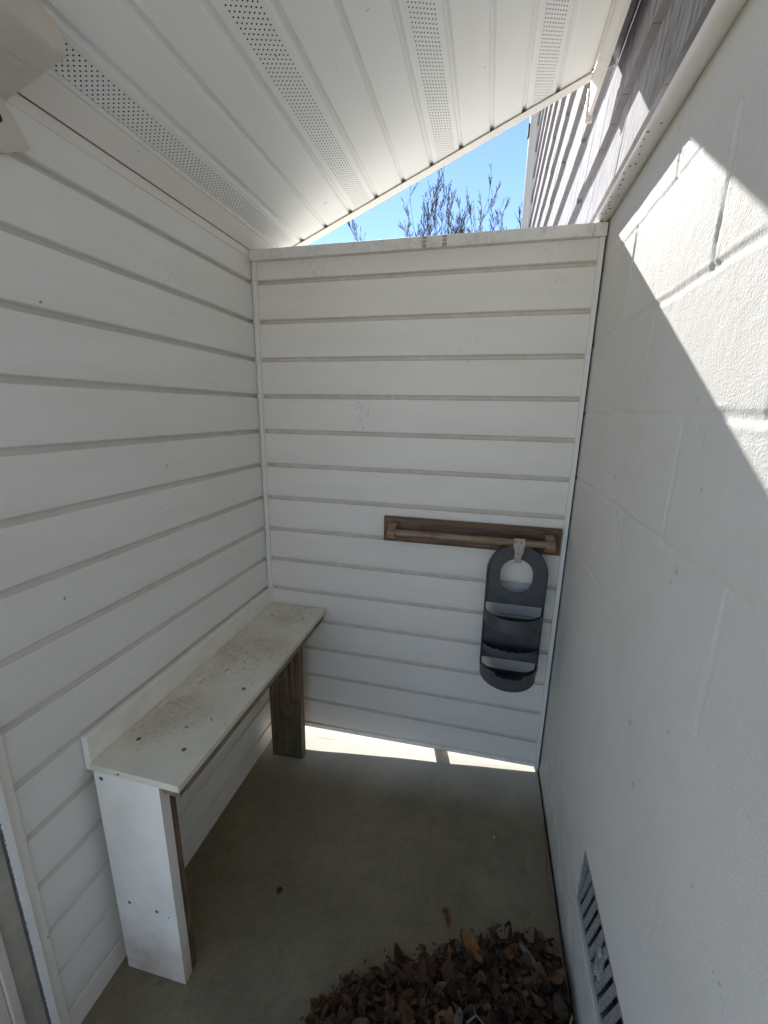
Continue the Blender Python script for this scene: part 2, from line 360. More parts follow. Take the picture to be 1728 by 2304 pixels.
# ------------------------------------------------------------------ siding
PITCH = 0.127
def lap_profile(ztop, zbot):
    """(depth, z) from top to bottom, depth>0 into the room"""
    pts = []
    k0 = math.floor(-ztop / PITCH) - 1
    for k in range(k0, 40):
        zk = -k * PITCH
        seg = [(0.0, zk), (0.0004, zk - 0.03), (0.0010, zk - 0.07), (0.0014, zk - 0.106), (0.0006, zk - 0.1098), (-0.0020, zk - 0.1122),
               (-0.0065, zk - 0.1134), (-0.0150, zk - 0.1137), (-0.0160, zk - 0.1160), (-0.0145, zk - 0.1200), (-0.0085, zk - 0.1252), (-0.0045, zk - 0.1268)]
        pts += seg
    out = []
    for (d, z) in pts:
        if z > ztop: last = (d, ztop); out = [last]; continue
        if z < zbot: out.append((d, zbot)); break
        out.append((d, z))
    return out
def siding(prof, a, b, step, fn, seed):
    mb = MB(); n = int((b - a) / step) + 1; m = len(prof)
    for i in range(n + 1):
        t = a + (b - a) * i / n
        for d, z in prof:
            row = math.floor(-z / PITCH + 1e-4)
            dd = d + 0.0011 * nz(t * 2.1, row * 7.3, seed) + 0.0007 * nz(t * 6, row * 3.1, seed + 5)
            zz = z + 0.0008 * nz(t * 1.5, row * 5.7, seed + 9)
            mb.v.append(fn(dd, t, zz))
    for i in range(n):
        for j in range(m - 1):
            mb.f.append((i * m + j, i * m + j + 1, (i + 1) * m + j + 1, (i + 1) * m + j)); mb.mi.append(0)
    return mb

LW = thing('siding_wall', (0, -0.5, 0), 'long left wall of white horizontal vinyl siding behind the bench', 'wall')
mbs = siding(lap_profile(0.104, -1.766), -1.0, 0.004, 0.03, lambda d, t, z: (d, t, Z(z)), 1.0)
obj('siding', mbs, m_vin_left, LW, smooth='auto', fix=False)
mb = MB(); mb.box(-0.10, -0.018, -1.10, 0.10, Z(-1.766), Z(0.10)); mb.box(-0.10, -0.0004, 0.0045, 0.10, Z(-1.766), Z(0.071)); obj('wall_core', mb, m_trim, LW)
mb = MB(); mb.box(-0.006, 0.0035, -1.0, -0.004, Z(0.083), Z(0.1065), bev=0.0012); obj('top_trim', mb, m_trim, LW)
mb = MB(); mb.box(-0.10, 0.0012, -1.0, 0.08, Z(-1.86), Z(-1.7695), bev=0.001); obj('skirt_board', mb, m_trim, LW)
mb = MB(); mb.box(-0.012, 0.0048, -1.003, -0.9835, Z(-1.80), Z(0.083), bev=0.0015); obj('end_channel', mb, m_trim, LW)

BW = thing('back_siding_wall', (0.56, 0.05, 0), 'low back wall of white horizontal vinyl siding below the open sky', 'wall')
mbs = siding(lap_profile(0.074, -1.757), 0.012, 1.112, 0.03, lambda d, t, z: (t, -d, Z(z)), 3.0)
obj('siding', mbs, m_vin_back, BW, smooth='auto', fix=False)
mb = MB(); mb.box(0.0, 1.12, 0.0190, 0.085, Z(-1.68), Z(0.072)); obj('wall_core', mb, m_trim, BW)
mb = MB(); mb.box(0.004, 1.0885, -0.0205, 0.10, Z(0.0725), Z(0.106), bev=0.002)
cap = obj('wall_cap', mb, m_cap, BW)
for (x0, x1) in ((0.600, 0.612), (0.662, 0.675)):
    mb = MB(); 
    for k in range(9):
        if k in (3, 6) : continue
        z0 = Z(0.0735 + k * 0.0034); jj = random.uniform(-.001, .001)
        mb.box(x0 + jj, x1 + jj * 0.5, -0.0215, -0.0200, z0, z0 + 0.0034)
    obj('tape_residue', mb, m_tape, cap)
def jchannel(mb, x0, x1, y0, y1, z0, z1): mb.box(x0, x1, y0, y1, z0, z1, bev=0.0012)
mb = MB()                                                  # left channel, with a raised lip and slightly bowed flange
n = 40; o = len(mb.v)
for i in range(n + 1):
    z = Z(-1.757 + (0.074 + 1.757) * i / n); bow = 0.0016 * nz(z * 3, 4.4)
    for (x, y) in ((0.0035 + abs(bow) * 1.4, 0.010), (0.0030 + abs(bow) * 1.4, -0.0085), (0.0145, -0.0090), (0.0150, -0.0120), (0.0205, -0.0120), (0.0210, 0.010)):
        mb.v.append((x, y, z))
for i in range(n):
    for j in range(5): mb.f.append((i * 6 + j, i * 6 + j + 1, (i + 1) * 6 + j + 1, (i + 1) * 6 + j)); mb.mi.append(0)
obj('corner_channel', mb, m_trim, BW, fix=False)
mb = MB(); mb.box(1.1075, 1.1085, -0.0125, 0.01, Z(-1.757), Z(0.0725)); mb.box(1.1085, 1.1222, -0.0105, 0.03, Z(-1.762), Z(0.0725), bev=0.001); mb.box(1.0890, 1.1240, -0.0150, 0.09, Z(0.0730), Z(0.1075), bev=0.001)
obj('side_channel', mb, m_trim, BW)
mb = MB(); mb.box(1.1225, 1.1310, 0.012, 0.06, Z(-1.80), Z(0.0725)); obj('gap_light_block', mb, m_cap_block, BW)  # dark strip added behind the gap so no daylight shows through
mb = MB()
mb.add([(x, y, z) for (x, zl) in ((0.0, Z(-1.786)), (1.118, Z(-1.757))) for (y, z) in ((-0.004, zl), (0.006, zl), (0.018, zl + 0.012), (0.018, Z(-1.675)), (0.011, Z(-1.675)), (0.011, zl + 0.0195), (-0.004, zl + 0.019))],
       [(k, (k + 1) % 7, 7 + (k + 1) % 7, 7 + k) for k in range(7)] + [tuple(range(7))[::-1], tuple(range(7, 14))])
obj('bottom_track', mb, m_cap, BW)
mb = MB(); mb.box(0.716, 0.760, 0.026, 0.064, Z(-1.86), Z(-1.66)); obj('support_foot', mb, m_timber, BW)

# ------------------------------------------------------------------ house: block base, ledge, shingles, vent
H = thing('house', (W + 0.1, 0, 0), 'house side of off-white painted block below and grey shingles above', 'house')
COURSE = 0.2029; ZR = -0.0101
VY0, VY1, VZ0, VZ1 = -0.985, -0.60, -1.548, -1.406         # vent opening
def seg_head(row):                                          # head joints of a course
    return -0.292 if row % 2 == 0 else -0.495
ny, nzz = 430, 520
Y0, Y1, ZB, ZT = -1.62, 0.10, -1.96, 0.118
ys = np.linspace(Y0, Y1, ny + 1); zs = np.linspace(ZB, ZT, nzz + 1)
YY, ZZ = np.meshgrid(ys, zs)
def vnoise(a, b, seed):                                     # value noise on arrays
    r = np.random.default_rng(seed).random((256, 256))
    ia = np.floor(a).astype(int); ib = np.floor(b).astype(int); fa = a - ia; fb = b - ib
    fa = fa * fa * (3 - 2 * fa); fb = fb * fb * (3 - 2 * fb)
    g = lambda i, j: r[i % 256, j % 256]
    return (g(ia, ib) * (1 - fa) + g(ia + 1, ib) * fa) * (1 - fb) + (g(ia, ib + 1) * (1 - fa) + g(ia + 1, ib + 1) * fa) * fb - 0.5
def fb(a, b, seed, o=3):
    t = 0; s = 1.0
    for i in range(o): t = t + s * vnoise(a * 2 ** i, b * 2 ** i, seed + i); s *= 0.5
    return t
wz = ZZ + 0.006 * fb(YY * 9, ZZ * 3, 11); wy = YY + 0.005 * fb(YY * 5, ZZ * 14, 21)
row = np.floor((ZR - wz) / COURSE).astype(int)
dz = np.abs((ZR - wz) / COURSE - np.round((ZR - wz) / COURSE)) * COURSE
jrow = np.round((ZR - wz) / COURSE).astype(int)
amp_b = np.interp(jrow, [-1, 0, 1, 2, 3, 4, 5, 6, 8], [.0018, .0018, .0020, .0021, .0024, .0016, .0013, .0011, .0008])
amp_w = np.interp(jrow, [-1, 0, 1, 2, 3, 4, 5, 8], [.004, .004, .0065, .0075, .006, .003, .002, .002])
disp = -amp_b * np.exp(-(dz / amp_w) ** 4 * 1.0)
# raised ragged rim beside the joint
disp += amp_b * 0.3 * np.exp(-((dz - amp_w * 1.6) / (amp_w * 0.5)) ** 2) * (0.5 + 2.0 * fb(YY * 30, ZZ * 30, 31))
hd = np.where(row % 2 == 0, -0.292, -0.495)
u = (wy - hd) / 0.4058; dy = np.abs(u - np.round(u)) * 0.4058
amp_h = np.interp(row, [-2, -1, 0, 1, 2, 3, 4, 8], [.0014, .0016, .0022, .0016, .0014, .0008, .0005, .0002])
disp += -amp_h * np.exp(-(dy / 0.0055) ** 4) + amp_h * 0.5 * np.exp(-((dy - 0.010) / 0.003) ** 2) * (0.4 + 2 * fb(YY * 35, ZZ * 35, 41))
rough = np.interp(ZZ, [-1.4, -0.5], [0.45, 1.0])
disp += rough * (0.0004 * fb(YY * 120, ZZ * 120, 51, 2) + 0.0007 * fb(YY * 14, ZZ * 10, 61))
# smeared render beside the vent
vb = np.exp(-((np.maximum(0, np.maximum(VY0 - YY, YY - VY1)) / 0.03) ** 2)) * np.exp(-((np.maximum(0, np.maximum(VZ0 - ZZ, ZZ - VZ1)) / 0.018) ** 2))
disp += 0.006 * vb * (ZZ < VZ0 + 0.004) * (0.8 + 1.2 * fb(YY * 25, ZZ * 25, 71))
mb = MB()
mb.v = list(zip((W - disp).ravel().tolist(), YY.ravel().tolist(), (ZZ + ZO).ravel().tolist()))
cy = (ys[:-1] + ys[1:]) / 2; cz = (zs[:-1] + zs[1:]) / 2
for j in range(nzz):
    for i in range(ny):
        if VY0 < cy[i] < VY1 and VZ0 < cz[j] < VZ1: continue
        a = j * (ny + 1) + i; mb.f.append((a, a + ny + 1, a + ny + 2, a + 1))
mb.mi = [0] * len(mb.f)
BL = obj('block_wall', mb, m_block, H, smooth=True, fix=False)
mb = MB(); mb.box(W + 0.003, W + 0.2, 0.10, 6.6, Z(-1.96), Z(0.13)); mb.box(W + 0.003, W + 0.2, -3.6, Y0, Z(-1.96), Z(0.13))
mb.box(W + 0.05, W + 0.2, Y0, 0.10, Z(-1.96), Z(0.13)); mb.box(W + 0.02, W + 0.2, -3.6, 6.6, Z(0.13), Z(3.9)); obj('wall_backing', mb, m_block, H)
mb = MB(); mb.box(W - 0.006, W + 0.004, -1.55, 0.0, Z(-1.95), Z(-1.83)); obj('joint_filler', mb, m_cap_block, H)

# vent: slanted cast blades in a recessed frame with a damper lever
V = MB(); xr = W + 0.010
V.box(xr + 0.018, xr + 0.026, VY0, VY1, Z(VZ0), Z(VZ1), 1)
vent = obj('vent', V, [m_vent, m_dark], H)
fr = MB()
fr.box(W - 0.001, xr + 0.018, VY0 - 0.001, VY0 + 0.006, Z(VZ0), Z(VZ1)); fr.box(W - 0.001, xr + 0.018, VY1 - 0.006, VY1 + 0.001, Z(VZ0), Z(VZ1))
fr.box(W - 0.0005, xr + 0.018, VY0 + 0.006, VY1 - 0.006, Z(VZ1 - 0.004), Z(VZ1)); fr.box(W - 0.0005, xr + 0.018, VY0 + 0.006, VY1 - 0.006, Z(VZ0), Z(VZ0 + 0.004))
obj('frame', fr, m_vent, vent)
mb = MB(); mb.box(W - 0.0085, W + 0.02, VY0 - 0.010, VY1 + 0.006, Z(VZ0 - 0.007), Z(VZ0 + 0.0035), bev=0.002); obj('mortar_lip', mb, m_block, H)
slant = 0.042
k = 0
y = VY1 - 0.012
while y > VY0 - 0.03:
    b = MB(); pts = []
    ya, yb = y, y - 0.0178
    lo = 0.0
    for zz, sh in ((VZ1 - 0.004, -slant), (VZ0 + 0.004, 0)):
        for yy, xx in ((ya, W + 0.0015), (yb, W - 0.0005), (yb, W + 0.0025), (ya, W + 0.0045)):
            pts.append((xx, min(max(yy + sh + 0.014, VY0 + 0.006), VY1 - 0.006), Z(zz)))
    if abs(pts[4][1] - pts[5][1]) > 0.004 or abs(pts[0][1] - pts[1][1]) > 0.004:
        b.add(pts, [(0, 1, 5, 4), (1, 2, 6, 5), (2, 3, 7, 6), (3, 0, 4, 7), (0, 3, 2, 1), (4, 5, 6, 7)])
        obj('blade', b, m_vent, vent)
    y -= 0.0275
lv = MB(); lv.box(W - 0.003, W + 0.004, -0.782, -0.752, Z(-1.512), Z(-1.440), bev=0.001)
for zc in (-1.452, -1.500): lv.tube([(W - 0.006, -0.767, Z(zc)), (W, -0.767, Z(zc))], [0.008, 0.010], 12)
lever = obj('damper_lever', lv, m_vent, vent)

# ledge flashing
def ledge(y0, y1, jit=0.0):
    prof = [(W + 0.001, 0.119), (W - 0.008, 0.1115), (W - 0.017, 0.1085), (W - 0.026, 0.1090), (W - 0.033, 0.1125), (W - 0.0368, 0.1170), (W - 0.0380, 0.1215),
            (W - 0.0368, 0.1232), (W - 0.0310, 0.1240), (W - 0.0040, 0.1260), (W - 0.0036, 0.215), (W + 0.019, 0.216), (W + 0.019, 0.119)]
    return prof
mb = MB(); 
for (a, b, sft) in ((-3.0, -0.655, 0.0008), (-0.655, 0.0, 0.0), (0.0, 4.0, 0.0)):
    pr = [(x - sft * (i not in (0, 10, 11)), z - sft * (i not in (0, 10, 11))) for i, (x, z) in enumerate(ledge(a, b))]
    n = max(2, int((b - a) / 0.03)); n = min(n, 80)
    for i in range(n):
        t0 = a + (b - a) * i / n; t1 = a + (b - a) * (i + 1) / n
        def fn(p, t, ): 
            wv = 0.0012 * nz(t * 5, 1.7) * (p[0] < W); return (p[0] + wv, t, Z(p[1] + 0.0012 * nz(t * 4, 9.1)))
        mb.prism(pr, t0, t1, fn, caps=False)
    mb.add([(x, b, Z(z)) for x, z in pr], [tuple(range(len(pr)))]); mb.add([(x, a, Z(z)) for x, z in pr], [tuple(range(len(pr)))])
LF = obj('ledge_flashing', mb, m_trim, H, smooth='auto')
for i in range(24):                                         # drips and specks of dirt under the flashing lip
    yy = -0.42 * (i / 20) ** 1.2 - 0.01 + random.uniform(-.006, .006) if i < 20 else random.uniform(-0.8, -0.42)
    tt = random.uniform(0.05, 0.85); L = random.uniform(0.0015, 0.0045); P_ = ledge(0, 0)[2:6]
    a_ = tt * (len(P_) - 1); k_ = int(a_); cx = P_[k_][0] + (P_[k_ + 1][0] - P_[k_][0]) * (a_ - k_); cz_ = P_[k_][1] + (P_[k_ + 1][1] - P_[k_][1]) * (a_ - k_)
    mb = MB(); mb.tube([(cx - L, yy, Z(cz_ - 0.0006)), (cx, yy - L * .4, Z(cz_ - 0.0012)), (cx + L, yy - L * .2, Z(cz_ - 0.0006))], [0.0004, random.uniform(0.0010, 0.0018), 0.0004], 6)
    obj('dirt_speck', mb, m_speck, LF)

# shingles
mb = MB(); EXP = 0.235; base = 0.160
for c in range(16):
    z0 = (0.197, 0.395, 0.625)[c] if c < 3 else 0.625 + (c - 2) * EXP; EX_ = (0.198, 0.23)[c] if c < 2 else EXP; y = -3.0 + random.uniform(0, .1)
    while y < 3.96:
        wd = random.choice((0.09, 0.12, 0.15, 0.18, 0.21)); y1 = min(y + wd, 3.96)
        dzb = random.choice((0, 0, 0, 0.012)) if c else 0; g = 0.0015
        x_top = W + 0.012; x_bot = W - 0.013 - random.uniform(0, .002)
        zt = z0 + EX_ + 0.03; zb = z0 + dzb
        vs = [(x_bot, y + g, Z(zb)), (x_bot, y1 - g, Z(zb)), (x_bot + 0.022, y1 - g, Z(zb)), (x_bot + 0.022, y + g, Z(zb)),
              (x_top - 0.004, y + g, Z(zt)), (x_top - 0.004, y1 - g, Z(zt)), (x_top + 0.005, y1 - g, Z(zt)), (x_top + 0.005, y + g, Z(zt))]
        mb.add(vs, [(4, 5, 6, 7), (0, 1, 5, 4), (1, 2, 6, 5), (2, 3, 7, 6), (3, 0, 4, 7)]); mb.add(vs[:4], [(0, 3, 2, 1)], 1)
        y = y1
obj('shingle_siding', mb, [m_shingle, m_butt], H)
mb = MB(); mb.box(W - 0.03, W + 0.2, 3.96, 4.10, Z(0.23), Z(3.9), bev=0.004)
obj('corner_board', mb, m_trim, H)

DS = thing('downspout', (1.07, 4.0, Z(-1.8)), 'ribbed white downspout running up the far corner of the shingled wall', 'downspout')
prof = []
x0, x1, y0, y1 = 1.045, 1.108, 3.98, 4.10
for i in range(9):
    prof.append((x0 + (x1 - x0) * i / 8, y0 + (0.006 if i % 2 else 0)))
prof += [(x1, y1), (x0, y1)]
for i in range(5): prof.append((x0 + (0.006 if i % 2 else 0), y1 - (y1 - y0) * (i + 1) / 6))
mb = MB(); mb.prism(prof, -1.95, 3.8, lambda p, t: (p[0], p[1], Z(t))); obj('pipe', mb, m_trim, DS)
for zc in (2.46, 1.0): 
    mb = MB(); mb.box(1.030, 1.050, 3.985, 4.095, Z(zc), Z(zc + 0.09), bev=0.003); obj('strap', mb, m_dark, DS)

# ------------------------------------------------------------------ porch roof with vented soffit
RF = thing('porch_roof', (0.4, -0.7, Z(0.11)), 'sloping porch roof lined with white grooved and perforated soffit panels', 'roof')
SL = 0.407; CL = math.sqrt(1 + SL * SL)
def cz0(x): return Z(0.136 + SL * x)
NXv = Vector((SL, 0, -1)).normalized()                       # points down out of the soffit
def sp(x, y, up=0.0): 
    return (x - NXv.x * up, y, cz0(x) - NXv.z * up)           # up = recess into the soffit
YA, YB = -1.18, 0.165
GX = 0.0944; X0 = 0.122
# cross profile between perforated strips: list of (x, up)
gro = [(-0.0105, 0.0), (-0.0075, 0.0012), (-0.0050, 0.0085), (-0.0035, 0.0100), (0.0020, 0.0100), (0.0040, 0.0085), (0.0062, 0.0012), (0.0085, 0.0)]
prof = [(0.046, 0.0)]; strips = []
n = -1
for n in range(-1, 11):
    xg = X0 + GX * n
    if n == -1: prof += [(xg + 0.006 + a, b) for a, b in gro if xg + 0.006 + a > 0.046]
    else: prof += [(xg + a, b) for a, b in gro if xg + a < 1.066]
    if n in (-1, 2, 5, 8):
        a0, a1 = xg + 0.0200, xg + 0.0200 + 0.0535
        prof.append(('S', a0, a1)); strips.append((a0, a1))
prof.append((1.066, 0.0))
mb = MB()
def quad_strip(p0, p1):
    nn = 24
    for i in range(nn):
        ya = YA + (YB - YA) * i / nn; yb = YA + (YB - YA) * (i + 1) / nn
        wv = lambda x, y, up: up + 0.0007 * nz(x * 6, y * 3, 2.2) * (1 if up == 0 else 0)
        vs = [sp(p0[0], ya, wv(p0[0], ya, p0[1])), sp(p0[0], yb, wv(p0[0], yb, p0[1])), sp(p1[0], yb, wv(p1[0], yb, p1[1])), sp(p1[0], ya, wv(p1[0], ya, p1[1]))]
        mb.add(vs, [(0, 1, 2, 3)])
cur = prof[0]
for e in prof[1:]:
    if e[0] == 'S':
        quad_strip(cur, (e[1], 0.0)); cur = (e[2], 0.0)
        nc = 8; cwid = (e[2] - e[1]) / nc; pitch = 0.0118; hr = 0.00185
        for c in range(nc):
            xc = e[1] + (c + 0.5) * cwid; off = (c % 2) * pitch / 2
            nr = int((YB - YA) / pitch) - 1
            ys_ = YA + off
            if off > 0: mb.add([sp(xc - cwid / 2, YA), sp(xc + cwid / 2, YA), sp(xc + cwid / 2, ys_), sp(xc - cwid / 2, ys_)], [(0, 3, 2, 1)])
            for r_ in range(nr):
                yc = ys_ + (r_ + 0.5) * pitch; hw = cwid / 2; hh = pitch / 2
                per = [(-hw, -hh), (0, -hh), (hw, -hh), (hw, 0), (hw, hh), (0, hh), (-hw, hh), (-hw, 0)]
                ang = [225, 270, 315, 0, 45, 90, 135, 180]
                vs = [sp(xc + a / 1.0, yc + b) for a, b in per] + [sp(xc + hr * math.cos(math.radians(t)) / CL, yc + hr * math.sin(math.radians(t))) for t in ang]
                mb.add(vs, [(k, 8 + k, 8 + (k + 1) % 8, (k + 1) % 8) for k in range(8)])
            ye = ys_ + nr * pitch
            mb.add([sp(xc - cwid / 2, ye), sp(xc + cwid / 2, ye), sp(xc + cwid / 2, YB), sp(xc - cwid / 2, YB)], [(0, 3, 2, 1)])
    else:
        quad_strip(cur, e); cur = e
obj('soffit', mb, m_soffit, RF, fix=False)
def slant_box(mb, xa, xb, ya, yb, lo, hi, mi=0):              # lo/hi measured up from the soffit plane
    vs = []
    for x in (xa, xb):
        for y in (ya, yb):
            for h in (lo, hi): vs.append(sp(x, y, h))
    mb.add(vs, [(0, 1, 3, 2), (4, 6, 7, 5), (0, 4, 5, 1), (2, 3, 7, 6), (0, 2, 6, 4), (1, 5, 7, 3)], mi)
mb = MB(); mb.prism([(-0.0055, -0.0285), (-0.0030, -0.0293), (0.0390, -0.0062), (0.0440, -0.0068), (0.0485, -0.0030), (0.0485, 0.012), (-0.0055, 0.012)], YA, YB, lambda p, t: sp(p[0], t, p[1])); obj('wall_channel', mb, m_trim, RF)
mb = MB(); slant_box(mb, 0.02, 1.066, YB - 0.012, YB + 0.020, -0.0060, -0.0042); slant_box(mb, -0.30, 1.066, YB + 0.020, YB + 0.024, -0.0060, 0.085); slant_box(mb, 1.080, W - 0.001, YB + 0.020, YB + 0.024, 0.0, 0.085)
obj('edge_channel', mb, m_trim, RF)
mb = MB(); mb.add([(1.0665, YA, cz0(1.0665) - 0.093), (1.0665, 0.192, cz0(1.0665) - 0.093), (1.0665, 0.192, cz0(1.0665) + 0.02), (1.0665, YA, cz0(1.0665) + 0.02),
                   (1.078, YA, cz0(1.0665) - 0.093), (1.078, 0.192, cz0(1.0665) - 0.093), (1.078, 0.192, cz0(1.0665) + 0.02), (1.078, YA, cz0(1.0665) + 0.02)],
                  [(0, 1, 2, 3), (4, 7, 6, 5), (0, 4, 5, 1), (3, 2, 6, 7), (1, 5, 6, 2), (0, 3, 7, 4)])
obj('side_fascia', mb, m_trim, RF)
mb = MB(); mb.box(1.060, 1.082, 0.194, 0.202, cz0(1.0665) - 0.108, cz0(1.0665) - 0.02, bev=0.001); mb.box(1.060, 1.064, 0.202, 0.22, cz0(1.0665) - 0.108, cz0(1.0665) - 0.05)
obj('fascia_clip', mb, m_trim, RF)
mb = MB(); slant_box(mb, -0.30, W - 0.0005, YA - 0.02, YB + 0.04, 0.085, 0.12, 0); slant_box(mb, -0.1, 1.06, YA, YB, 0.078, 0.084, 1)
slant_box(mb, -0.30, -0.27, YA, YB + 0.02, -0.02, 0.085, 0); slant_box(mb, -0.30, 1.066, YA - 0.02, YA - 0.003, -0.02, 0.085, 2)
slant_box(mb, -0.27, -0.01, YA, YB + 0.02, -0.004, 0.0, 2)
obj('roof_deck', mb, [m_roof, m_dark, m_trim], RF)

# ------------------------------------------------------------------ bench
BE = thing('bench', (0.13, -0.43, 0), 'narrow bench with dirty white seat board fixed along the left siding', 'bench')
zs_ = Z(-1.200)
mb = MB(); mb.box(0.0195, 0.253, -0.851, -0.004, zs_ - 0.0175, zs_, bev=0.0016); SEAT = obj('seat', mb, m_seat, BE)
mb = MB(); mb.box(0.030, 0.2495, -0.8220, -0.02, zs_ - 0.0405, zs_ - 0.0178, bev=0.002); mb.box(0.204, 0.2475, -0.843, -0.8225, zs_ - 0.0395, zs_ - 0.0180, bev=0.002); obj('seat_frame', mb, m_timber_h, BE)
mb = MB(); mb.box(0.0026, 0.0190, -0.847, -0.008, zs_ - 0.022, zs_ + 0.064, bev=0.0018); obj('back_rail', mb, m_board, BE)
def zfl(x, y): return floor_z(x, y) - 0.002
mb = MB()                                                   # white board facing the camera, its foot cut to the slope
def board(mb, x0, x1, y0, y1, zt, mi=0, cut=0.0):
    vs = [(x, y, z) for z in (0, 1) for y in (y0, y1) for x in (x0, x1)]
    out = []
    for (x, y, z) in vs: out.append((x, y, zt if z else zfl(x, y) + cut))
    mb.add(out, [(0, 2, 3, 1), (4, 5, 7, 6), (0, 1, 5, 4), (2, 6, 7, 3), (0, 4, 6, 2), (1, 3, 7, 5)], mi)
board(mb, 0.027, 0.201, -0.850, -0.825, zs_ - 0.0178, cut=0.004); LEGW = obj('leg', mb, m_board, BE)
LEGW['label'] = 'white-faced front leg panel'
mb = MB(); board(mb, 0.035, 0.1985, -0.8225, -0.806, zs_ - 0.0408, cut=0.003); obj('leg', mb, m_timber, BE)
mb = MB(); board(mb, 0.052, 0.186, -0.128, -0.091, zs_ - 0.0408, cut=0.0); o = obj('leg', mb, m_timber, BE); o['label'] = 'dark weathered timber leg at the back wall, mossy at its foot'
def disc(c, axis, r, h=0.0012, n=14, sq=1.0):
    mb = MB(); c = Vector(c); a = Vector(axis); mb.tube([c - a * 0.003, c + a * h * 0.6, c + a * h], [r, r, r * 0.8], n); return mb
for (x, y, r) in ((0.069, -0.762, .0055), (0.196, -0.762, .0055), (0.073, -0.111, .004), (0.199, -0.106, .004), (0.210, -0.531, .0060)):
    obj('screw', disc((x, y, zs_), (0, 0, 1), r, 0.0008), m_screw, SEAT)
for (x, z, r) in ((0.046, -1.234, .0052), (0.066, -1.600, .0045), (0.145, -1.600, .0045), (0.178, -1.606, .0018)):
    obj('screw', disc((x, -0.850, Z(z)), (0, -1, 0), r, 0.0008), m_screw, LEGW)

# ------------------------------------------------------------------ towel bar
TB = thing('towel_bar', (0.80, -0.01, Z(-0.84)), 'brown wooden towel bar screwed to the back siding wall', 'towel bar')
mb = MB()
x0, x1, zb, zt = 0.492, 1.103, -0.884, -0.792
b = 0.010; yb_, yf = -0.0016, -0.0200
mb.add([(x0, yb_, Z(zb)), (x1, yb_, Z(zb)), (x1, yb_, Z(zt)), (x0, yb_, Z(zt)), (x0, yf + .006, Z(zb)), (x1, yf + .006, Z(zb)), (x1, yf + .006, Z(zt)), (x0, yf + .006, Z(zt)),
        (x0 + b, yf, Z(zb + b)), (x1 - b, yf, Z(zb + b)), (x1 - b, yf, Z(zt - b)), (x0 + b, yf, Z(zt - b))],
       [(0, 3, 2, 1), (0, 1, 5, 4), (1, 2, 6, 5), (2, 3, 7, 6), (3, 0, 4, 7), (4, 5, 9, 8), (5, 6, 10, 9), (6, 7, 11, 10), (7, 4, 8, 11), (8, 9, 10, 11)])
PL = obj('backplate', mb, m_barwood, TB)
RZ = -0.834; RY = -0.072
for xa in (0.522, 1.050):
    prof = [(yf, -0.812), (yf - 0.020, -0.808), (yf - 0.042, -0.812), (RY + 0.004, -0.818), (RY - 0.011, -0.824), (RY - 0.017, -0.834), (RY - 0.015, -0.845), (RY - 0.006, -0.851), (RY + 0.010, -0.852), (yf - 0.020, -0.866), (yf, -0.872)]
    mb = MB(); mb.prism(prof, xa - 0.002, xa + 0.025, lambda p, t: (t, p[0], Z(p[1]))); obj('bracket', mb, m_rodwood, TB)
mb = MB(); mb.tube([(0.546 + (1.050 - 0.546) * i / 10, RY, Z(RZ)) for i in range(11)], [0.0112 + 0.0004 * math.sin(i * 2.1) for i in range(11)], 18); obj('rod', mb, m_rodwood, TB, smooth='auto')
for (x, z) in ((1.085, -0.836), (0.508, -0.86)): obj('screw', disc((x, yf + 0.0002, Z(z)), (0, -1, 0), 0.0030), m_screw, PL)

# ------------------------------------------------------------------ shower caddy
CA = thing('shower_caddy', (0.968, -0.06, Z(-1.39)), 'dark grey plastic shower caddy with curved trays hanging from the towel bar', 'caddy')
CX = 0.968; HW = 0.099; ZTP = -0.843; ZBT = -1.384
def out_loop():
    pts = []
    for i in range(25): a = PI * i / 24; pts.append((CX + HW * math.cos(a), ZTP - HW + HW * math.sin(a)))
    for i in range(25): a = PI + PI * i / 24; pts.append((CX + HW * math.cos(a), ZBT + HW * 0.98 + HW * 0.98 * math.sin(a)))
    return pts
def hole1():
    pts = []; r = 0.053; zt, zb = -0.900, -1.017
    for i in range(17): a = PI * i / 16; pts.append((CX + r * math.cos(a), zt - r + 0.004 + r * math.sin(a)))
    for i in range(17): a = PI + PI * i / 16; pts.append((CX + r * math.cos(a), zb + 0.046 + 0.046 * math.sin(a)))
    return pts
def hole_rect(zt, zb, hw, curve):
    pts = [(CX + hw, zt), (CX - hw, zt)]
    for i in range(11):
        t = i / 10; x = CX - hw + 2 * hw * t; pts.append((x, zb - curve * (1 - (2 * t - 1) ** 2) + 0.018 * abs(2 * t - 1) ** 6))
    return pts
bm = bmesh.new(); edges = []
for loop in (out_loop(), hole1(), hole_rect(-1.063, -1.113, 0.0925, 0.0), hole_rect(-1.278, -1.322, 0.0915, 0.0)):
    # drop duplicate neighbours
    L = [loop[0]]
    for p_ in loop[1:]:
        if (p_[0] - L[-1][0]) ** 2 + (p_[1] - L[-1][1]) ** 2 > 1e-8: L.append(p_)
    vs = [bm.verts.new((p_[0], -0.055, Z(p_[1]))) for p_ in L]
    for i in range(len(vs)): edges.append(bm.edges.new((vs[i], vs[(i + 1) % len(vs)])))
bmesh.ops.triangle_fill(bm, use_beauty=True, use_dissolve=False, edges=edges)
ex = bmesh.ops.extrude_face_region(bm, geom=bm.faces[:])
bmesh.ops.translate(bm, verts=[g_ for g_ in ex['geom'] if isinstance(g_, bmesh.types.BMVert)], vec=(0, 0.004, 0))
bmesh.ops.recalc_face_normals(bm, faces=bm.faces)
bm.verts.index_update(); mb = MB(); mb.add([v.co[:] for v in bm.verts], [[v.index for v in f.verts] for f in bm.faces]); bm.free()
obj('back_panel', mb, m_caddy, CA)
